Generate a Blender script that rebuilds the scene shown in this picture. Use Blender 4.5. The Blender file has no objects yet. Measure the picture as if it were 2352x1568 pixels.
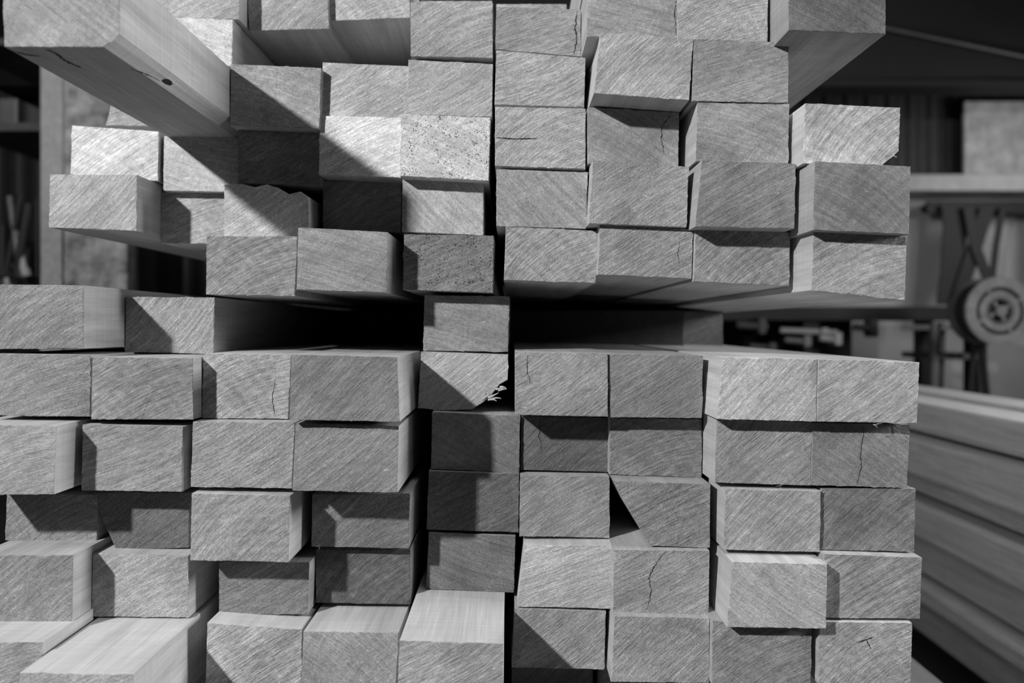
import bpy, math, random
import numpy as np
from mathutils import Vector
random.seed(7)
F=1829.0; VX=1176.0; VY=750.0; H=0.80
W=0.090; T=0.0612
scene=bpy.context.scene
scene.view_settings.view_transform='Standard'

# ------------------------------------------------------------ materials
def mat_base(name):
    m=bpy.data.materials.new(name); m.use_nodes=True
    nt=m.node_tree; nt.nodes.clear()
    out=nt.nodes.new('ShaderNodeOutputMaterial'); b=nt.nodes.new('ShaderNodeBsdfPrincipled')
    nt.links.new(b.outputs[0],out.inputs[0])
    return m,nt,b
def N(nt,t,**k):
    n=nt.nodes.new(t)
    for a,v in k.items(): setattr(n,a,v)
    return n
def math_n(nt,op,a,b=None,c=None):
    n=N(nt,'ShaderNodeMath',operation=op)
    for i,v in enumerate((a,b,c)):
        if v is None: continue
        if isinstance(v,(int,float)): n.inputs[i].default_value=v
        else: nt.links.new(v,n.inputs[i])
    return n.outputs[0]
def vmul(nt,v,s):
    n=N(nt,'ShaderNodeVectorMath',operation='MULTIPLY'); nt.links.new(v,n.inputs[0]); n.inputs[1].default_value=s
    return n.outputs[0]
def noise(nt,v,scale,detail=3,rough=.55,dist=0):
    n=N(nt,'ShaderNodeTexNoise'); nt.links.new(v,n.inputs['Vector'])
    n.inputs['Scale'].default_value=scale; n.inputs['Detail'].default_value=detail
    n.inputs['Roughness'].default_value=rough; n.inputs['Distortion'].default_value=dist
    return n.outputs['Fac']
def lin(nt,v,a,b,lo,hi):
    n=N(nt,'ShaderNodeMapRange'); nt.links.new(v,n.inputs[0])
    for i,x in ((1,a),(2,b),(3,lo),(4,hi)):
        if isinstance(x,(int,float)): n.inputs[i].default_value=x
        else: nt.links.new(x,n.inputs[i])
    return n.outputs[0]

def wood_end(name,pores=False):
    m,nt,b=mat_base(name)
    tc=N(nt,'ShaderNodeTexCoord'); oi=N(nt,'ShaderNodeObjectInfo')
    R=oi.outputs['Random']
    R2=math_n(nt,'FRACT',math_n(nt,'MULTIPLY',R,17.3)); R3=math_n(nt,'FRACT',math_n(nt,'MULTIPLY',R,41.7)); R4=math_n(nt,'FRACT',math_n(nt,'MULTIPLY',R,73.1))
    off=N(nt,'ShaderNodeVectorMath',operation='SCALE'); off.inputs[0].default_value=(3.1,1.7,5.3)
    nt.links.new(R,off.inputs['Scale'])
    add=N(nt,'ShaderNodeVectorMath',operation='ADD'); nt.links.new(tc.outputs['Object'],add.inputs[0]); nt.links.new(off.outputs[0],add.inputs[1])
    rot=N(nt,'ShaderNodeVectorRotate',rotation_type='Y_AXIS'); nt.links.new(tc.outputs['Object'],rot.inputs['Vector'])
    # saw kerf direction: mostly up-right, a few the other way
    ang=lin(nt,R2,0,1,0.3,0.85)
    flip=math_n(nt,'LESS_THAN',R3,.14); ang=math_n(nt,'SUBTRACT',ang,math_n(nt,'MULTIPLY',flip,1.1))
    nt.links.new(ang,rot.inputs['Angle'])
    # bend the kerf lines into saw-blade arcs
    sep=N(nt,'ShaderNodeSeparateXYZ'); nt.links.new(rot.outputs[0],sep.inputs[0])
    curv=lin(nt,R4,0,1,-2.0,3.5)
    zz=math_n(nt,'ADD',sep.outputs[2],math_n(nt,'MULTIPLY',math_n(nt,'MULTIPLY',sep.outputs[0],sep.outputs[0]),curv))
    comb=N(nt,'ShaderNodeCombineXYZ'); nt.links.new(sep.outputs[0],comb.inputs[0]); nt.links.new(sep.outputs[1],comb.inputs[1]); nt.links.new(zz,comb.inputs[2])
    add2=N(nt,'ShaderNodeVectorMath',operation='ADD'); nt.links.new(comb.outputs[0],add2.inputs[0]); nt.links.new(off.outputs[0],add2.inputs[1])
    saw=noise(nt,vmul(nt,add2.outputs[0],(60,200,640)),1.0,3,.65)
    saw2=noise(nt,vmul(nt,add2.outputs[0],(8,30,260)),1.0,2,.5)
    speck=noise(nt,add.outputs[0],1200,2,.6)
    mid=noise(nt,add.outputs[0],360,4,.7)
    blot=noise(nt,add.outputs[0],18,3,.55,.6)
    fl=noise(nt,vmul(nt,add.outputs[0],(110,1,330)),1.0,1,.4)
    cen=N(nt,'ShaderNodeVectorMath',operation='ADD'); nt.links.new(tc.outputs['Object'],cen.inputs[0])
    cz=N(nt,'ShaderNodeCombineXYZ'); nt.links.new(lin(nt,R3,0,1,-.12,.12),cz.inputs[0]); nt.links.new(lin(nt,R2,0,1,.06,.15),cz.inputs[2]); nt.links.new(cz.outputs[0],cen.inputs[1])
    wv=N(nt,'ShaderNodeTexWave',wave_type='RINGS',rings_direction='Y'); nt.links.new(cen.outputs[0],wv.inputs['Vector'])
    wv.inputs['Scale'].default_value=30; wv.inputs['Distortion'].default_value=1.2; wv.inputs['Detail'].default_value=2; wv.inputs['Detail Scale'].default_value=.8
    sa=lin(nt,R3,0,1,.15,.36)   # streak strength differs from board to board
    ra=lin(nt,R4,0,1,1.0,.88)
    s=lin(nt,saw,.32,.68,math_n(nt,'SUBTRACT',1,sa),math_n(nt,'ADD',1,sa))
    s=math_n(nt,'MULTIPLY',s,lin(nt,speck,.3,.7,.74,1.26))
    s=math_n(nt,'MULTIPLY',s,lin(nt,blot,.3,.7,.78,1.16))
    s=math_n(nt,'MULTIPLY',s,lin(nt,saw2,.3,.7,.86,1.12))
    s=math_n(nt,'MULTIPLY',s,lin(nt,wv.outputs['Fac'],0,1,ra,1.02))
    s=math_n(nt,'MULTIPLY',s,lin(nt,mid,.3,.7,.80,1.20))
    s=math_n(nt,'MULTIPLY',s,lin(nt,fl,.74,.80,1.0,1.45))
    hgt=math_n(nt,'ADD',math_n(nt,'MULTIPLY',saw,1.1),math_n(nt,'MULTIPLY',speck,.6))
    hgt=math_n(nt,'ADD',hgt,math_n(nt,'MULTIPLY',mid,.5))
    if pores:
        v=N(nt,'ShaderNodeTexVoronoi'); nt.links.new(vmul(nt,add.outputs[0],(1,1,1.15)),v.inputs['Vector']); v.inputs['Scale'].default_value=400
        pmask=noise(nt,add.outputs[0],110,2,.5)
        d=math_n(nt,'ADD',v.outputs['Distance'],lin(nt,pmask,.35,.65,-.08,.16))
        p=lin(nt,d,.20,.30,.30,1.0)
        s=math_n(nt,'MULTIPLY',s,p); hgt=math_n(nt,'ADD',hgt,math_n(nt,'MULTIPLY',p,1.0))
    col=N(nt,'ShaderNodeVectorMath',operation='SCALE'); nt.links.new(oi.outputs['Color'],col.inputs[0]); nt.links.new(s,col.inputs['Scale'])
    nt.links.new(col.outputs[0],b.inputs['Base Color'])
    b.inputs['Roughness'].default_value=.85; b.inputs['Specular IOR Level'].default_value=.12
    bp=N(nt,'ShaderNodeBump'); bp.inputs['Strength'].default_value=.9; bp.inputs['Distance'].default_value=.0010
    nt.links.new(hgt,bp.inputs['Height']); nt.links.new(bp.outputs[0],b.inputs['Normal'])
    return m
def wood_side(name,val=None,gain=1.3):
    m,nt,b=mat_base(name)
    tc=N(nt,'ShaderNodeTexCoord'); oi=N(nt,'ShaderNodeObjectInfo')
    off=N(nt,'ShaderNodeVectorMath',operation='SCALE'); off.inputs[0].default_value=(3.1,1.7,5.3)
    nt.links.new(oi.outputs['Random'],off.inputs['Scale'])
    add=N(nt,'ShaderNodeVectorMath',operation='ADD'); nt.links.new(tc.outputs['Object'],add.inputs[0]); nt.links.new(off.outputs[0],add.inputs[1])
    g=noise(nt,vmul(nt,add.outputs[0],(45,3.0,45)),1.6,4,.6,.8)
    g2=noise(nt,vmul(nt,add.outputs[0],(500,12,500)),1.0,2,.5)
    g3=noise(nt,vmul(nt,add.outputs[0],(9,300,9)),1.0,2,.5)
    s=math_n(nt,'MULTIPLY',lin(nt,g,.3,.7,.78,1.12),lin(nt,g2,.3,.7,.92,1.06))
    s=math_n(nt,'MULTIPLY',s,lin(nt,g3,.3,.7,.95,1.05))
    s=math_n(nt,'MULTIPLY',s,gain)
    col=N(nt,'ShaderNodeVectorMath',operation='SCALE')
    if val is None:
        # planed faces are paler and more even than the sawn ends
        mx=N(nt,'ShaderNodeMix',data_type='VECTOR'); mx.inputs['Factor'].default_value=.5
        nt.links.new(oi.outputs['Color'],mx.inputs[4]); mx.inputs[5].default_value=(.34,.34,.34)
        nt.links.new(mx.outputs[1],col.inputs[0])
    else: col.inputs[0].default_value=(val,val,val)
    nt.links.new(s,col.inputs['Scale'])
    nt.links.new(col.outputs[0],b.inputs['Base Color'])
    b.inputs['Roughness'].default_value=.7; b.inputs['Specular IOR Level'].default_value=.12
    bp=N(nt,'ShaderNodeBump'); bp.inputs['Strength'].default_value=.25; bp.inputs['Distance'].default_value=.0006
    nt.links.new(g2,bp.inputs['Height']); nt.links.new(bp.outputs[0],b.inputs['Normal'])
    return m
def plain(name,v,rough=.7,metal=0,nscale=8,amp=.2):
    m,nt,b=mat_base(name)
    tc=N(nt,'ShaderNodeTexCoord')
    n=noise(nt,tc.outputs['Object'],nscale,4,.6)
    s=lin(nt,n,.3,.7,v*(1-amp),v*(1+amp))
    nt.links.new(s,b.inputs['Base Color'])
    b.inputs['Roughness'].default_value=rough; b.inputs['Metallic'].default_value=metal
    return m
M_END=wood_end('end_grain'); M_POR=wood_end('porous_end_grain',True); M_SIDE=wood_side('planed_wood')
M_CRACK=plain('crack_dark',.02,.9); M_SHAV=plain('shaving_wood',.45,.7,0,60,.1); M_KNOT=plain('knot_dark',.03,.8,0,200,.6)

def link(o): scene.collection.objects.link(o); return o
def empty(name,loc=(0,0,0)):
    e=bpy.data.objects.new(name,None); e.location=loc; e.empty_display_size=.1; return link(e)
def mesh_obj(name,verts,faces,mats,fm=None,loc=(0,0,0),parent=None,smooth=False):
    me=bpy.data.meshes.new(name); me.from_pydata([tuple(v) for v in verts],[],faces)
    for m in mats: me.materials.append(m)
    if fm: me.polygons.foreach_set('material_index',fm)
    if smooth: me.polygons.foreach_set('use_smooth',[True]*len(me.polygons))
    me.update()
    o=bpy.data.objects.new(name,me); o.location=loc; link(o)
    if parent: o.parent=parent
    return o

# ------------------------------------------------------------ board survey (faces, clockwise from upper left)
B={}
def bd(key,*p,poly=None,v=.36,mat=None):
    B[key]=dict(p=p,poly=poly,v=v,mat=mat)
# upper stack  (U,col,row)
bd(('U',2,-1),(352,-70),(550,-62),(550,45),(352,38),v=.40)
bd(('U',2,0),(345,38),(535,45),(532,152),(345,145),v=.44)
bd(('U',2,1),(5,-72),(275,-76),(275,88),(10,107),poly=[(5,-72),(275,-76),(275,78),(262,92),(238,108),(10,107)],v=.28)
bd(('U',1,1),(235,182),(412,186),(412,292),(235,287),poly=[(262,182),(412,186),(412,292),(242,287),(250,262)],v=.36)
bd(('U',1,2),(165,288),(365,302),(362,415),(162,402),v=.47)
bd(('U',1,3),(115,400),(315,402),(313,530),(112,522),v=.35)
bd(('U',2,2),(375,313),(548,315),(548,440),(375,438),v=.42)
bd(('U',2,3),(370,441),(550,446),(550,560),(368,558),v=.39)
bd(('U',3,-1),(566,-62),(751,-58),(756,66),(572,70),v=.36)
bd(('U',4,-1),(757,-76),(942,-72),(942,40),(759,48),v=.40)
bd(('U',3,1),(530,147),(738,156),(733,296),(528,288),v=.36)
bd(('U',4,1),(741,143),(940,152),(938,273),(738,268),v=.40)
bd(('U',3,2),(547,298),(735,305),(735,425),(547,420),v=.30)
bd(('U',3,3),(515,422),(712,430),(710,547),(515,545),poly=[(515,424),(555,422),(585,430),(612,424),(640,432),(664,446),(690,440),(708,452),(710,547),(515,545)],v=.42)
bd(('U',3,4),(475,542),(683,543),(677,680),(473,676),v=.31)
bd(('U',4,2),(735,266),(922,270),(920,408),(732,400),v=.52)
bd(('U',4,3),(742,415),(922,418),(920,534),(742,528),v=.33)
bd(('U',4,4),(685,522),(890,533),(888,672),(681,665),v=.33)
bd(('U',5,0),(943,5),(1132,9),(1132,133),(943,129),v=.41)
bd(('U',5,1),(938,137),(1132,147),(1130,268),(936,263),v=.40)
bd(('U',5,2),(922,262),(1126,270),(1122,414),(920,404),v=.60,mat=M_POR)
bd(('U',5,3),(925,410),(1110,418),(1110,540),(923,532),v=.46)
bd(('U',5,4),(928,538),(1134,541),(1132,672),(925,665),v=.24,mat=M_POR)
bd(('U',6,0),(1140,15),(1333,22),(1335,130),(1138,113),v=.34)
bd(('U',6,1),(1140,115),(1345,133),(1342,246),(1136,240),v=.39)
bd(('U',6,2),(1137,245),(1345,249),(1345,388),(1137,381),v=.40)
bd(('U',6,3),(1140,388),(1350,396),(1347,525),(1140,519),v=.38)
bd(('U',6,4),(1162,520),(1372,530),(1368,650),(1157,643),v=.42)
bd(('U',7,0),(1350,-55),(1555,-52),(1555,88),(1348,84),v=.36)
bd(('U',7,1),(1380,73),(1592,90),(1583,230),(1364,214),v=.41)
bd(('U',7,2),(1350,246),(1560,258),(1558,382),(1350,376),v=.37)
bd(('U',7,3),(1362,368),(1582,383),(1577,522),(1353,513),v=.33)
bd(('U',7,4),(1378,512),(1592,527),(1588,640),(1374,630),v=.35)
bd(('U',8,0),(1557,-52),(1765,-48),(1763,96),(1557,90),v=.39)
bd(('U',8,1),(1594,91),(1812,97),(1810,236),(1590,232),v=.36)
bd(('U',8,2),(1602,235),(1813,238),(1810,375),(1598,370),v=.37)
bd(('U',8,3),(1612,368),(1828,376),(1825,525),(1597,520),v=.29)
bd(('U',8,4),(1597,526),(1815,533),(1813,656),(1593,646),v=.39)
bd(('U',9,0),(1812,-78),(2035,-72),(2034,78),(1812,69),v=.21)
bd(('U',9,2),(1850,237),(2068,247),(2063,382),(1845,375),poly=[(1850,237),(2068,247),(2064,346),(2050,360),(2034,372),(2024,381),(1845,375)],v=.48)
bd(('U',9,3),(1872,370),(2092,382),(2088,538),(1868,528),v=.31)
bd(('U',9,4),(1868,531),(2083,543),(2078,690),(1865,666),v=.40)
# middle loose boards
bd(('M',0,0),(-25,653),(192,655),(192,800),(-25,802),v=.28)
bd(('M',1,0),(289,682),(493,683),(490,813),(287,808),v=.30)
bd(('M',4,0),(975,678),(1170,680),(1167,808),(972,805),v=.34)
# lower stack
bd(('L',0,1),(-15,812),(208,815),(207,957),(-15,954),v=.29)
bd(('L',1,1),(212,820),(443,822),(443,963),(209,963),v=.28)
bd(('L',2,1),(468,812),(668,815),(662,962),(463,960),v=.33)
bd(('L',3,1),(670,814),(912,820),(918,968),(665,964),v=.28)
bd(('L',4,1),(967,808),(1167,815),(1165,940),(960,938),poly=[(967,808),(1167,815),(1166,872),(1148,882),(1130,905),(1112,922),(1085,940),(1020,942),(960,937)],v=.37)
bd(('L',5,1),(1183,808),(1396,812),(1397,957),(1183,953),v=.35)
bd(('L',6,1),(1399,812),(1615,817),(1612,960),(1399,958),v=.31)
bd(('L',7,1),(1660,820),(1878,825),(1875,968),(1647,962),v=.43)
bd(('L',8,1),(1880,825),(2112,832),(2106,972),(1877,968),v=.43)
bd(('L',0,2),(-100,975),(130,978),(124,1135),(-100,1137),v=.33)
bd(('L',1,2),(190,975),(420,980),(418,1129),(187,1126),v=.30)
bd(('L',2,2),(443,968),(677,970),(670,1121),(438,1118),v=.34)
bd(('L',3,2),(679,972),(916,978),(913,1131),(672,1126),v=.26)
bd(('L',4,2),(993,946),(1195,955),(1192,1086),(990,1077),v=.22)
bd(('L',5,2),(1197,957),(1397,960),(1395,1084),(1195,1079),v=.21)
bd(('L',6,2),(1401,960),(1612,963),(1612,1097),(1400,1089),v=.25)
bd(('L',7,2),(1645,962),(1865,970),(1862,1115),(1642,1108),v=.38)
bd(('L',8,2),(1867,971),(2090,975),(2083,1119),(1864,1114),v=.31)
bd(('L',0,3),(15,1133),(225,1135),(222,1243),(12,1240),v=.28)
bd(('L',1,3),(225,1133),(436,1132),(433,1256),(225,1262),poly=[(215,1130),(436,1132),(433,1257),(330,1262),(267,1260),(240,1205)],v=.20)
bd(('L',2,3),(440,1133),(666,1138),(663,1290),(437,1287),v=.34)
bd(('L',3,3),(717,1135),(942,1133),(938,1259),(715,1255),v=.26)
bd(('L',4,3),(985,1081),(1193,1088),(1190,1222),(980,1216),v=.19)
bd(('L',5,3),(1195,1092),(1400,1095),(1400,1235),(1193,1231),v=.31)
bd(('L',6,3),(1412,1107),(1632,1112),(1630,1258),(1412,1253),poly=[(1410,1105),(1632,1112),(1630,1258),(1494,1253),(1440,1165)],v=.30)
bd(('L',7,3),(1666,1122),(1885,1127),(1883,1268),(1663,1262),v=.41)
bd(('L',8,3),(1888,1122),(2103,1122),(2100,1267),(1886,1262),v=.23)
bd(('L',0,4),(-58,1275),(168,1275),(165,1428),(-60,1426),v=.30)
bd(('L',1,4),(213,1270),(433,1275),(433,1418),(210,1415),v=.36)
bd(('L',2,4),(503,1290),(711,1291),(706,1411),(503,1410),v=.26)
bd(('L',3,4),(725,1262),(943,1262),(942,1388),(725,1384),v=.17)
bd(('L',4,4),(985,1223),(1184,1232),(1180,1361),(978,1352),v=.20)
bd(('L',5,4),(1205,1253),(1405,1252),(1403,1397),(1188,1393),v=.42)
bd(('L',6,4),(1410,1262),(1630,1265),(1628,1411),(1408,1406),v=.38)
bd(('L',7,4),(1682,1290),(1900,1295),(1897,1443),(1670,1440),v=.42)
bd(('L',8,4),(1893,1272),(2118,1280),(2113,1421),(1896,1418),v=.34)
bd(('L',0,5),(-145,1475),(98,1475),(96,1640),(-145,1640),v=.36)
bd(('L',1,5),(45,1545),(306,1548),(306,1727),(45,1727),v=.42)
bd(('L',2,5),(476,1430),(693,1446),(690,1594),(472,1590),v=.40)
bd(('L',3,5),(697,1450),(916,1452),(908,1602),(690,1600),v=.34)
bd(('L',4,5),(918,1470),(1156,1478),(1155,1642),(910,1636),v=.36)
bd(('L',5,5),(1182,1397),(1392,1405),(1388,1537),(1175,1532),v=.37)
bd(('L',6,5),(1412,1415),(1630,1420),(1628,1568),(1403,1565),v=.43)
bd(('L',7,5),(1637,1425),(1865,1443),(1862,1582),(1635,1572),v=.36)
bd(('L',8,5),(1882,1428),(2095,1430),(2092,1572),(1879,1570),v=.35)

keys=list(B); idx={k:i for i,k in enumerate(keys)}
def q(k):
    p=B[k]['p']
    xl=(p[0][0]+p[3][0])/2-VX; xr=(p[1][0]+p[2][0])/2-VX
    yt=(p[0][1]+p[1][1])/2-VY; yb=(p[2][1]+p[3][1])/2-VY
    return xl,xr,yt,yb
hp=[];vp=[]
noH={(('U',2,3),('U',3,3))}
for (g,c,r) in keys:
    k=(g,c,r); k2=(g,c+1,r); k3=(g,c,r+1)
    if k2 in B: hp.append((k,k2, 0.15 if (k,k2) in noH or (g=='L' and c in(3,)) or (g=='L' and c==1 and r>=3) else 1))
    if k3 in B: vp.append((k,k3,1))
vp+=[(('U',5,4),('M',4,0),1),(('M',4,0),('L',4,1),1),(('M',0,0),('L',0,1),1),(('M',1,0),('L',1,1),1)]
hp+=[(('M',0,0),('M',1,0),1)]
n=len(keys); D=np.full(n,.8)
for it in range(12):
    A=[];bb=[]
    for i,k in enumerate(keys):
        xl,xr,yt,yb=q(k)
        row=np.zeros(n); row[i]=(xr-xl)/F; A.append(row); bb.append(W)
        row=np.zeros(n); row[i]=(yb-yt)/F*1.0; A.append(row); bb.append(T)
    for a,b_,w in hp:
        ia,ib=idx[a],idx[b_]; xa=q(a)[1]/F; xb=q(b_)[0]/F
        ov=xa*D[ia]-xb*D[ib]
        ww=(3.0 if ov>0 else .45*w)
        row=np.zeros(n); row[ia]=xa*ww; row[ib]=-xb*ww; A.append(row); bb.append(-.0006*ww)
    for a,b_,w in vp:
        ia,ib=idx[a],idx[b_]; ya=q(a)[3]/F; yb=q(b_)[2]/F
        ov=ya*D[ia]-yb*D[ib]
        ww=(3.0 if ov>0 else .6*w)
        row=np.zeros(n); row[ia]=ya*ww; row[ib]=-yb*ww; A.append(row); bb.append(-.0004*ww)
    Dn=np.linalg.lstsq(np.array(A),np.array(bb),rcond=None)[0]
    D=.5*D+.5*Dn if it else Dn

def make_board(name,pts,d,end,v,mat,parent):
    """pts: clockwise (x,z) outline of the section ; board runs along +Y from d to end"""
    cx=sum(p[0] for p in pts)/len(pts); cz=sum(p[1] for p in pts)/len(pts)
    ring=[]
    for i,p in enumerate(pts):
        p2=pts[(i+1)%len(pts)]
        L=math.hypot(p2[0]-p[0],p2[1]-p[1]); s=max(1,int(L/.0014))
        for j in range(s):
            t=j/s; ring.append((p[0]+(p2[0]-p[0])*t-cx,p[1]+(p2[1]-p[1])*t-cz))
    m=len(ring); verts=[];faces=[];fm=[]
    def addring(y,ins,jit):
        drift=0
        for (x,z) in ring:
            drift=.8*drift+random.gauss(0,jit)
            l=math.hypot(x,z)+1e-6; k=ins+drift
            verts.append((x-x/l*k,y+random.gauss(0,jit*.4),z-z/l*k))
    addring(0,.0003,.00022); addring(.0005,0.0,.00006); addring(.010,0,0); addring(end-d,0,0)
    faces.append(list(range(m))); fm.append(0)
    for r in range(3):
        for i in range(m):
            j=(i+1)%m
            faces.append([r*m+i,(r+1)*m+i,(r+1)*m+j,r*m+j]); fm.append(1 if r>0 else 0)
    faces.append([3*m+i for i in range(m)][::-1]); fm.append(0)
    o=mesh_obj(name,verts,faces,[mat or M_END,M_SIDE],fm,(cx,d,cz),parent)
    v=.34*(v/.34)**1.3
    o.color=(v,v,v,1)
    return o
up=empty('lumber_stack',(0,.8,0.9)); lo=empty('lumber_stack',(0,.8,0))
def kid(o,par):
    o.parent=par; o.matrix_parent_inverse=par.matrix_world.inverted()
bpy.context.view_layer.update()
cnt=0
world={}
for i,k in enumerate(keys):
    b=B[k]; d=float(D[i])
    P=b['poly'] or list(b['p'])
    pts=[((x-VX)*d/F,H-(y-VY)*d/F) for x,y in P]
    world[k]=[((x-VX)*d/F,H-(y-VY)*d/F) for x,y in b['p']]
    par=up if (k[0]=='U' or k[0]=='M') else lo
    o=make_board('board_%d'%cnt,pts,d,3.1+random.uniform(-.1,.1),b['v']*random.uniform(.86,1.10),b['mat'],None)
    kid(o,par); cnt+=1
# courses below and above the surveyed ones
for c in range(9):
    q5=world[('L',c,5)]; x0=min(q5[0][0],q5[3][0]); x1=x0+W*.985; zt=min(q5[2][1],q5[3][1])-.002
    z=zt; r=0
    n_c=max(1,round((zt-.13)/.0615)); h=(zt-.13)/n_c
    for r in range(n_c):
        d=random.uniform(.76,.86) if not (c==5 and r==0) else .87
        o=make_board('board_%d'%cnt,[(x0,z-.0005),(x1,z-.0005),(x1,z-h),(x0,z-h)],d,3.1,random.uniform(.28,.4),None,None)
        kid(o,lo); cnt+=1; z-=h
for (c,xa,d,zb) in [(5,-.115,1.0,.348),(6,-.02,1.02,.352),(7,.075,.80,.353),(8,.168,.79,.350),(9,.262,.76,.355),(1,-.485,.95,.345)]:
    o=make_board('board_%d'%cnt,[(xa,H+zb+.061),(xa+W,H+zb+.061),(xa+W,H+zb),(xa,H+zb)],d,3.1,.36,None,None); kid(o,up); cnt+=1
# filler board in the gap between the stacks, run back to shut out side light
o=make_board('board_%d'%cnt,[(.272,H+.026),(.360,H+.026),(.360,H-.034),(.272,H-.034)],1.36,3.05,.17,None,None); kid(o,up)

def boxv(x0,x1,y0,y1,z0,z1):
    v=[(x0,y0,z0),(x1,y0,z0),(x1,y1,z0),(x0,y1,z0),(x0,y0,z1),(x1,y0,z1),(x1,y1,z1),(x0,y1,z1)]
    f=[(0,1,5,4),(1,2,6,5),(2,3,7,6),(3,0,4,7),(4,5,6,7),(3,2,1,0)]
    return v,f
def box(name,x0,x1,y0,y1,z0,z1,mat,parent=None,bev=.002,color=None):
    cx,cy,cz=(x0+x1)/2,(y0+y1)/2,(z0+z1)/2
    v,f=boxv(x0-cx,x1-cx,y0-cy,y1-cy,z0-cz,z1-cz)
    o=mesh_obj(name,v,f,[mat],None,(cx,cy,cz))
    if bev:
        bm=o.modifiers.new('bevel','BEVEL'); bm.width=bev; bm.segments=2
    if color: o.color=(color,color,color,1)
    if parent: kid(o,parent)
    return o
M_DK=wood_side('slot_shade_wood',.05,1)  # near-black colour stands in for the shade inside the slot
# near-black bars added across the slot between the stacks to keep it dark
box('slot_blocker',-.44,.27,1.25,1.34,H-.036,H+.026,M_DK,up,.002,.06)
box('slot_blocker',-.44,.27,2.4,2.49,H-.036,H+.026,M_DK,up,.002,.06)
for y in (.95,1.9,2.9):
    box('floor_bearer',-.62,.45,y,y+.1,0.0,.13,M_SIDE,lo,.003,.3)

# cracks and loose fibres on the end faces
def on_board(k,x,y,dy=-.0003):
    d=float(D[idx[k]]); return ((x-VX)*d/F,d+dy,H-(y-VY)*d/F)
def ribbon(fine,w,fn):
    m=len(fine); V=[];Fc=[]
    for i,(x,y) in enumerate(fine):
        i0=max(i-1,0); i1=min(i+1,m-1); tx=fine[i1][0]-fine[i0][0]; ty=fine[i1][1]-fine[i0][1]; l=math.hypot(tx,ty)+1e-6
        nx,ny=-ty/l,tx/l
        ww=w*.5*(.25+.75*math.sin(math.pi*(i+.5)/m))*random.uniform(.4,1.3)
        V.append(fn(x+nx*ww,y+ny*ww)); V.append(fn(x-nx*ww,y-ny*ww))
    for i in range(m-1): Fc.append((2*i,2*i+1,2*i+3,2*i+2))
    return V,Fc
def refine(pts,j=.9):
    fine=[]
    for a,b in zip(pts[:-1],pts[1:]):
        for q_ in range(8):
            t=q_/8; fine.append((a[0]+(b[0]-a[0])*t+random.gauss(0,j),a[1]+(b[1]-a[1])*t))
    fine.append(pts[-1]); return fine
def crack(k,pts,w=2.2):
    random.seed(str(k)+str(pts[0])); 
    V,Fc=ribbon(refine(pts),w*.8,lambda x,y:on_board(k,x,y))
    o=mesh_obj('crack',V,Fc,[M_CRACK]); kid(o,up if k[0]!='L' else lo)
crack(('U',7,0),[(1553,0),(1550,40),(1552,80)],2)
crack(('U',6,0),[(1326,25),(1320,65),(1325,95),(1318,125)],4)
crack(('U',7,2),[(1545,258),(1520,290),(1518,320),(1525,350)],2.4)
crack(('U',6,2),[(1140,316),(1180,319),(1235,318)],4)
crack(('L',2,1),[(633,868),(626,905),(630,955)],2)
crack(('L',5,1),[(1212,815),(1210,845),(1218,880)],1.8)
crack(('L',5,2),[(1240,960),(1238,1000),(1245,1035)],2)
crack(('L',8,2),[(1985,975),(1975,1040),(1978,1070),(1968,1112)],3)
crack(('L',6,4),[(1530,1265),(1508,1290),(1490,1325),(1495,1355),(1485,1400)],2.5)
crack(('L',8,5),[(1970,1475),(1990,1468),(2008,1462)],4)
crack(('L',8,5),[(1990,1468),(2000,1490)],4)
crack(('U',7,4),[(1562,555),(1556,580),(1560,605)],1.5)
# splits and a knot on the underside of the long protruding board
dk=float(D[idx[('U',2,1)]]); zu=H-(107.5-VY)*dk/F-.0003
def under(x,y):
    Y=(zu-H)*F/(VY-y); return ((x-VX)*Y/F,Y,zu)
random.seed(9)
for pts,w in (([(105,114),(130,124),(150,140),(186,156)],5),([(300,158),(340,172),(368,186)],2.5),([(30,118),(60,126),(92,130)],2)):
    V,Fc=ribbon(refine(pts),w,under); o=mesh_obj('split',V,Fc,[M_CRACK]); kid(o,up)
kp=[(370,186),(376,181),(386,181),(394,186),(397,193),(390,197),(379,193)]
o=mesh_obj('knot',[under(x,y) for x,y in kp],[list(range(len(kp)))],[M_KNOT]); kid(o,up)

def fibre(k,x,y,n=6,L=14,spread=8,ang=None,w=1.6):
    for _ in range(n):
        px=x+random.uniform(-spread,spread); py=y+random.uniform(-spread*.5,spread*.5)
        a=random.uniform(0,6.28) if ang is None else ang+random.gauss(0,.3); V=[];Fc=[]; dy=-.0008
        ll=L*random.uniform(.5,1.2); m=7; cur=random.uniform(-.2,.2)
        for i in range(m):
            ww=w*(1-.8*i/m)
            V.append(on_board(k,px,py-ww*.5,dy)); V.append(on_board(k,px,py+ww*.5,dy+.0003))
            px+=math.cos(a)*ll/m; py+=math.sin(a)*ll/m; a+=cur; dy-=.0005*random.random()
        for i in range(m-1): Fc.append((2*i,2*i+1,2*i+3,2*i+2))
        o=mesh_obj('splinter',V,Fc,[M_SHAV]); kid(o,up if k[0]!='L' else lo)
random.seed(5)
fibre(('L',4,1),1118,915,6,24,11,-.5,5); fibre(('L',4,1),1141,892,4,20,8,-.3,5)
fibre(('L',7,2),1800,1112,3,20,9,None,2.5)
fibre(('L',8,1),2010,971,3,14,8,.2,2)
fibre(('L',3,3),728,1254,5,13,8,None,1.5)
fibre(('U',9,2),2050,356,4,10,6,.8,1.6)

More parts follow.
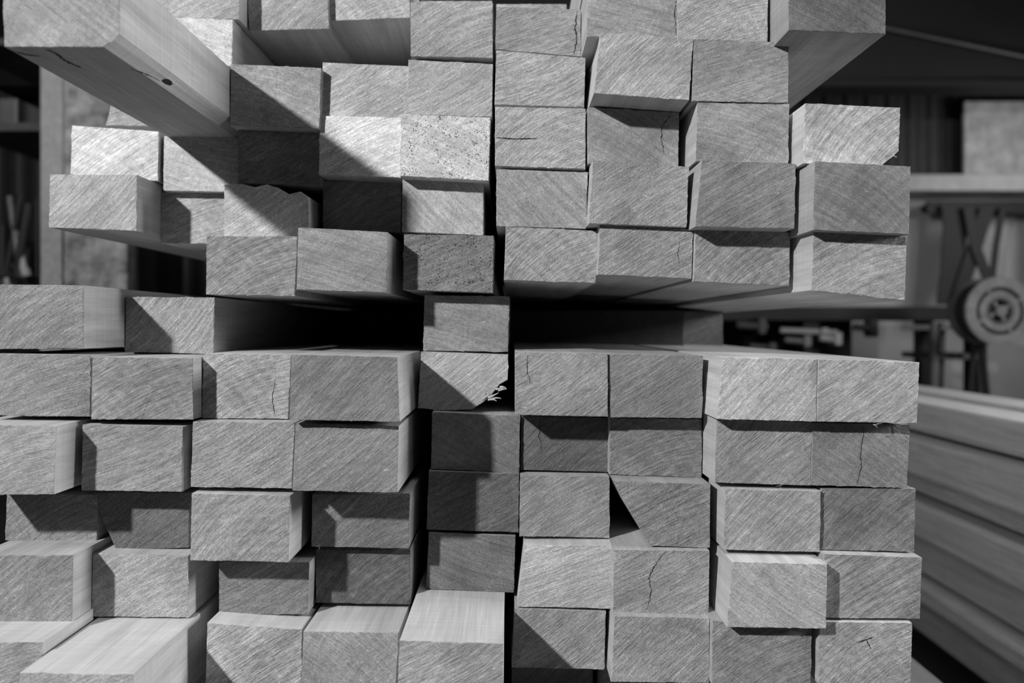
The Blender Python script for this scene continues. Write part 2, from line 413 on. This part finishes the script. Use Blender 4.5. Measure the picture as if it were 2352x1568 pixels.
# ------------------------------------------------------------ workshop
M_FLOOR=plain('concrete_floor',.05,.8,0,3,.25); M_DARK=plain('dark_paint',.006,.8); M_WALL=plain('plaster_wall',.34,.85,0,2,.15)
M_BLACK=plain('black_steel',.006,.7); M_PLY=plain('plywood',.40,.7,0,14,.3); M_GREY=plain('grey_steel',.10,.5,.2); M_LIGHT=plain('pale_wood',.30,.6,0,9,.15)
M_MID=plain('mid_grey',.05,.7,0,14,.5); M_WHITE=plain('white_plastic',.4,.5,0,6,.08)
X0,X1,Y0,Y1,Z1=-3.6,3.6,-3.2,4.6,3.2
box('floor',X0,X1,Y0,Y1,-.1,0,M_FLOOR,None,0)
box('ceiling',X0,X1,Y0,Y1,Z1,Z1+.1,M_DARK,None,0)
box('wall_left',X0-.1,X0,Y0,Y1,0,Z1,M_DARK,None,0)
box('wall_right',X1,X1+.1,Y0,Y1,0,Z1,M_DARK,None,0)
box('wall_front',X0,X1,Y0-.1,Y0,0,Z1,M_DARK,None,0)
V=[];Fc=[];nx=360
for i in range(nx+1):
    x=X0+(X1-X0)*i/nx; y=Y1-.02-.018*(1 if (i%6) in(0,1,2) else 0)
    V+= [(x,y,0),(x,y,Z1)]
for i in range(nx): Fc.append((2*i,2*i+2,2*i+3,2*i+1))
b0=len(V); V+=[(X0,Y1+.08,0),(X1,Y1+.08,0),(X1,Y1+.08,Z1),(X0,Y1+.08,Z1)]; Fc.append((b0+3,b0+2,b0+1,b0))
mesh_obj('wall_back',V,Fc,[plain('corrugated_steel',.028,.6,.1)])
def P(px,py,Y): return ((px-VX)*Y/F,H-(py-VY)*Y/F)
def pbox(name,x0,y0,x1,y1,Y,th,mat,parent=None,bev=.004,color=None):
    a=P(x0,y0,Y); b=P(x1,y1,Y)
    return box(name,a[0],b[0],Y,Y+th,b[1],a[1],mat,parent,bev,color)
tr=empty('dark_header',(0,4.0,2.6)); bpy.context.view_layer.update()
box('black_slab',X0,X1,3.9,4.0,2.0,Z1,M_BLACK,tr)  # solid black slab across the upper wall, turns the top of the room black
box('flange',X0,X1,3.87,4.03,1.97,2.0,M_BLACK,tr)
YB=4.5
box('plaster_panel',1.0,X1,YB-.0,YB+.06,0,P(0,420,YB)[1],M_WALL,None,.0)
pbox('plywood_sheet',2216,232,2520,402,YB-.1,.03,M_PLY)
pbox('wall_shelf',1880,400,2560,438,YB-.3,.29,M_LIGHT)
def tube(name,pts,r,mat,parent=None,cyc=False):
    cu=bpy.data.curves.new(name,'CURVE'); cu.dimensions='3D'; s=cu.splines.new('POLY'); s.points.add(len(pts)-1)
    for i,p in enumerate(pts): s.points[i].co=(*p,1)
    s.use_cyclic_u=cyc; cu.bevel_depth=r; cu.bevel_resolution=3; cu.use_fill_caps=True
    cu.materials.append(mat); o=bpy.data.objects.new(name,cu); link(o)
    dg=bpy.context.evaluated_depsgraph_get(); me=bpy.data.meshes.new_from_object(o.evaluated_get(dg))
    bpy.data.objects.remove(o); o=bpy.data.objects.new(name,me); link(o)
    if parent: kid(o,parent)
    return o
rail=empty('strap_rack',(2.4,4.3,1.5)); bpy.context.view_layer.update()
pbox('rail',2130,462,2600,490,4.3,.03,M_BLACK,rail)
for x in (2160,2330,2500):
    a=P(x,470,4.33); box('bracket',a[0]-.02,a[0]+.02,4.33,YB,a[1]-.02,a[1]+.02,M_BLACK,rail)
def strap(pts,w,Y):
    V=[];Fc=[]
    for (x,y) in pts:
        a=P(x-w/2,y,Y); b=P(x+w/2,y,Y); V+=[(a[0],Y,a[1]),(b[0],Y,b[1]),(a[0],Y+.012,a[1]),(b[0],Y+.012,b[1])]
    for i in range(len(pts)-1):
        j=4*i; Fc+=[(j,j+1,j+5,j+4),(j+3,j+2,j+6,j+7),(j+2,j,j+4,j+6),(j+1,j+3,j+7,j+5)]
    o=mesh_obj('strap',V,Fc,[M_BLACK]); kid(o,rail)
strap([(2190,470),(2195,520),(2190,600),(2180,700)],54,4.26)
strap([(2270,475),(2255,520),(2230,600),(2200,690)],34,4.24)
strap([(2225,475),(2240,560),(2270,640),(2300,690)],24,4.22)
strap([(2305,475),(2290,560),(2280,640),(2285,690)],14,4.25)
strap([(2400,475),(2405,560),(2395,700)],26,4.25)
# cable reel on its floor stand
YR=2.9
rc=P(2298,714,YR); c=(rc[0],YR,rc[1])
reel=empty('cable_reel',(c[0],YR,0)); bpy.context.view_layer.update()
def disc(name,c,r0,r1,th,mat,parent,seg=40):
    V=[];Fc=[]
    for i in range(seg):
        a=2*math.pi*i/seg; ca,sa=math.cos(a),math.sin(a)
        V+=[(c[0]+r0*ca,c[1],c[2]+r0*sa),(c[0]+r1*ca,c[1],c[2]+r1*sa),(c[0]+r0*ca,c[1]+th,c[2]+r0*sa),(c[0]+r1*ca,c[1]+th,c[2]+r1*sa)]
    for i in range(seg):
        j=4*i;k=4*((i+1)%seg)
        Fc+=[(j,j+1,k+1,k),(j+2,k+2,k+3,j+3),(j,k,k+2,j+2),(j+1,j+3,k+3,k+1)]
    o=mesh_obj(name,V,Fc,[mat]); kid(o,parent); return o
M_REEL=plain('reel_fibreboard',.15,.7,0,20,.3)
disc('flange',c,.088,.125,.015,M_REEL,reel); disc('flange_inner',(c[0],YR+.002,c[2]),.050,.074,.012,M_REEL,reel)
disc('flange_back',(c[0],YR+.11,c[2]),.03,.125,.015,M_MID,reel)
disc('drum',c,.040,.050,.11,M_MID,reel); disc('hub',(c[0],YR-.01,c[2]),.002,.020,.15,M_GREY,reel)
disc('wound_cable',(c[0],YR+.016,c[2]),.055,.110,.09,M_BLACK,reel)
for i in range(4):
    a=i*2*math.pi/4+.5
    tube('spoke',[(c[0]+.02*math.cos(a),YR+.008,c[2]+.02*math.sin(a)),(c[0]+.10*math.cos(a),YR+.008,c[2]+.10*math.sin(a))],.007,M_REEL,reel)
for sx in (-.09,.09):
    tube('stand_leg',[(c[0],YR+.14,c[2]),(c[0]+sx,YR+.14,.012)],.012,M_BLACK,reel)
tube('stand_foot',[(c[0]-.1,YR+.14,.014),(c[0]-.1,YR-.06,.014)],.013,M_BLACK,reel)
tube('stand_foot',[(c[0]+.1,YR+.14,.014),(c[0]+.1,YR-.06,.014)],.013,M_BLACK,reel)
# work bench
bench=empty('workbench',(1.6,3.6,.4)); bpy.context.view_layer.update()
zt=P(0,705,3.6)[1]
box('top',.5,2.15,3.5,4.1,zt-.06,zt,M_BLACK,bench)
for x in (.55,1.3,2.05):
    for y in (3.55,4.0): box('leg',x,x+.07,y,y+.07,0,zt-.06,M_BLACK,bench)
box('lower_shelf',.5,2.15,3.5,4.1,.30,.33,M_DARK,bench)
box('back_board',.5,1.75,4.1,4.13,.1,zt-.06,M_BLACK,bench)
for i,(x,y,w,h,m) in enumerate([(1690,745,70,30,M_MID),(1790,758,130,10,M_LIGHT),(1800,780,60,22,M_GREY),(1880,775,46,24,M_LIGHT),(1960,750,50,34,M_MID),(1720,795,60,16,M_MID)]):
    a=P(x,y,3.45); s=3.45/F
    tube('clamp_bar',[(a[0],3.44,a[1]),(a[0]+w*s,3.44,a[1]-.01)],.010+h*s*.12,m,bench)
    box('clamp_jaw',a[0]+w*s*.7,a[0]+w*s*.7+.03,3.42,3.5,a[1]-h*s*.7,a[1]+h*s*.5,m,bench)
# step stool
st=empty('step_stool',(1.75,3.2,.3)); bpy.context.view_layer.update()
def PP(x,y,Y): a=P(x,y,Y); return (a[0],Y,a[1])
for x0_,x1_,Y in ((2150,2130,3.15),(2250,2268,3.15),(2160,2145,3.4),(2250,2270,3.4)):
    a=PP(x0_,740,Y); e=P(x1_,950,Y); tube('leg',[a,(e[0],Y,.018)],.022,M_GREY,st)
for y in (745,812,905,1010):
    a=P(2150,y,3.15); b2=P(2250,y,3.15); box('tread',a[0]-.01,b2[0]+.01,3.14,3.41,a[1]-.022,a[1],M_LIGHT if y<800 else M_GREY,st)
tube('ceiling_conduit',[PP(1900,36,3.85),PP(2040,66,3.85),PP(2352,130,3.85),PP(2560,172,3.85)],.008,M_GREY)

# right-hand stack of long planks
rs=empty('plank_stack',(1.2,2,.3)); bpy.context.view_layer.update()
M_RS=wood_side('stack_wood',.46,1.15)
heights=[.088,.05,.088,.088,.05,.09]
random.seed(11)
zz=0.10
offs=[.02,-.012,.022,-.008,.03,-.012]
for h,off in zip(heights,offs):
    for cxi in range(3):
        x=.905+off+cxi*.16
        box('plank',x,x+.15,.9+random.uniform(-.1,.1),3.0,zz+.003,zz+h-.003,M_RS,rs,.010)
    zz+=h
box('plank',.93,1.06,.95,3.0,zz+.003,zz+.07,M_RS,rs,.014); box('plank',1.10,1.24,.95,3.0,zz+.003,zz+.07,M_RS,rs,.014)
for y in (1.3,2.6): box('bearer',.9,1.4,y,y+.09,0,.104,M_RS,rs)
# low pile of offcuts beside the stack
oc=empty('offcut_pile',(.56,1.2,.1)); bpy.context.view_layer.update()
for i in range(4): box('offcut',.48+.004*(i%2),.62-.003*(i%2)+(.003 if i==3 else 0),.92+.03*(i%2),1.75-.05*i,.0725*i,.0725*(i+1)-.001,M_RS,oc,.003)

# left: timber posts + shelving
fr=empty('shelving_unit',(-1.6,2.5,1)); bpy.context.view_layer.update()
M_POST=wood_side('post_wood',.28,1.1)
def pv(name,x0,x1,Y,th,z0,z1,mat,par,color=None):
    a=(x0-VX)*Y/F; b=(x1-VX)*Y/F; return box(name,a,b,Y,Y+th,z0,z1,mat,par,.003,color)
pv('post',92,142,2.3,.09,0,2.3,M_POST,fr); pv('post',-160,-110,2.3,.09,0,2.3,M_POST,fr)
xl=P(-160,0,2.3)[0]; xr=P(142,0,2.3)[0]
for y,h in ((60,16),(262,20),(655,24),(1000,20)):
    z=P(0,y,2.3)[1]; box('shelf',xl,xr,2.395,2.9,z-h*.00126,z,M_MID,fr)
box('back_panel',xl,xr,2.9,2.92,0,2.2,M_BLACK,fr,0)
def blob(name,x,y,rx,ry,Y,mat):
    z0=P(0,y+ry,Y)[1]; h=2*ry*Y/F; r=rx*Y/F; cx=P(x,0,Y)[0]
    prof=[(0,0),(r*.95,0),(r,.06*h),(r,.65*h),(r*.7,.8*h),(r*.45,.85*h),(r*.45,.97*h),(r*.2,h),(0,h)]
    V=[];Fc=[];sg=20
    for (rr,zz_) in prof:
        for i in range(sg):
            a=2*math.pi*i/sg; V.append((cx+rr*math.cos(a),Y+rr*math.sin(a),z0+zz_))
    for j in range(len(prof)-1):
        for i in range(sg):
            k=(i+1)%sg; Fc.append((j*sg+i,j*sg+k,(j+1)*sg+k,(j+1)*sg+i))
    o=mesh_obj(name,V,Fc,[mat],smooth=True); kid(o,fr)
def shelf_items(sy,lst):
    for (x,w,h,m) in lst: blob('jar',x,sy-h/2-1,w/2,h/2,2.6,m)
shelf_items(VY+(655-VY)/1.13-1,[(18,60,60,M_WHITE),(78,40,110,M_MID),(-60,60,160,M_GREY)])
z2=P(0,262,2.3)[1]
for (x,w,h,m) in ((5,60,.12,M_GREY),(62,44,.09,M_GREY),(-60,50,.15,M_MID)):
    a=P(x-w/2,0,2.55)[0]; b2=P(x+w/2,0,2.55)[0]; box('crate',a,b2,2.45,2.75,z2,z2+h,m,fr,.006)
random.seed(3)
for i in range(8):
    a=P(random.uniform(-20,90),random.uniform(440,580),2.5); 
    tube('tool_handle',[(a[0],2.5,P(0,636,2.5)[1]),(a[0]+random.uniform(-.05,.05),2.52,a[1])],random.choice([.006,.011,.016]),random.choice([M_LIGHT,M_BLACK,M_GREY,M_BLACK]),fr)
pv('rough_sawn_plank',146,292,2.0,.04,0,2.0,plain('weathered_plank',.17,.9,0,22,.7),None)
pv('timber_column',250,392,3.2,.12,0,3.2,M_BLACK,None)

# ------------------------------------------------------------ lights
def area(name,loc,target,size,power,sy=None):
    l=bpy.data.lights.new(name,'AREA'); l.energy=power; l.size=size
    if sy: l.shape='RECTANGLE'; l.size_y=sy
    o=bpy.data.objects.new(name,l); o.location=loc
    o.rotation_euler=(Vector(target)-Vector(loc)).to_track_quat('-Z','Y').to_euler(); link(o); return o
area('key_lamp',(-1.35,-.70,1.80),(.15,.8,.75),.08,64)
area('window_light',(2.5,.50,1.45),(-.2,.8,.85),.6,78)
area('ceiling_lamp',(.3,.50,2.9),(0,.8,.5),.6,9)
area('wall_fill',(2.7,3.3,1.5),(2.6,4.5,1.1),.4,7)  # unseen fill added to brighten the back-right wall
area('shelf_fill',(-1.2,1.3,2.6),(-1.6,2.6,1.0),.4,5)  # unseen fill aimed at the shelving
w=bpy.data.worlds.new('world'); scene.world=w; w.use_nodes=True
w.node_tree.nodes['Background'].inputs[0].default_value=(1,1,1,1); w.node_tree.nodes['Background'].inputs[1].default_value=.005

# ------------------------------------------------------------ camera
cam=bpy.data.cameras.new('camera'); co=bpy.data.objects.new('camera',cam); link(co)
co.location=(0,0,H); co.rotation_euler=(math.pi/2,0,0)
cam.sensor_width=36; cam.lens=36*F/2352; cam.shift_y=-34/2352
cam.clip_start=.02
cam.dof.use_dof=True; cam.dof.focus_distance=.78; cam.dof.aperture_fstop=3.6
scene.camera=co
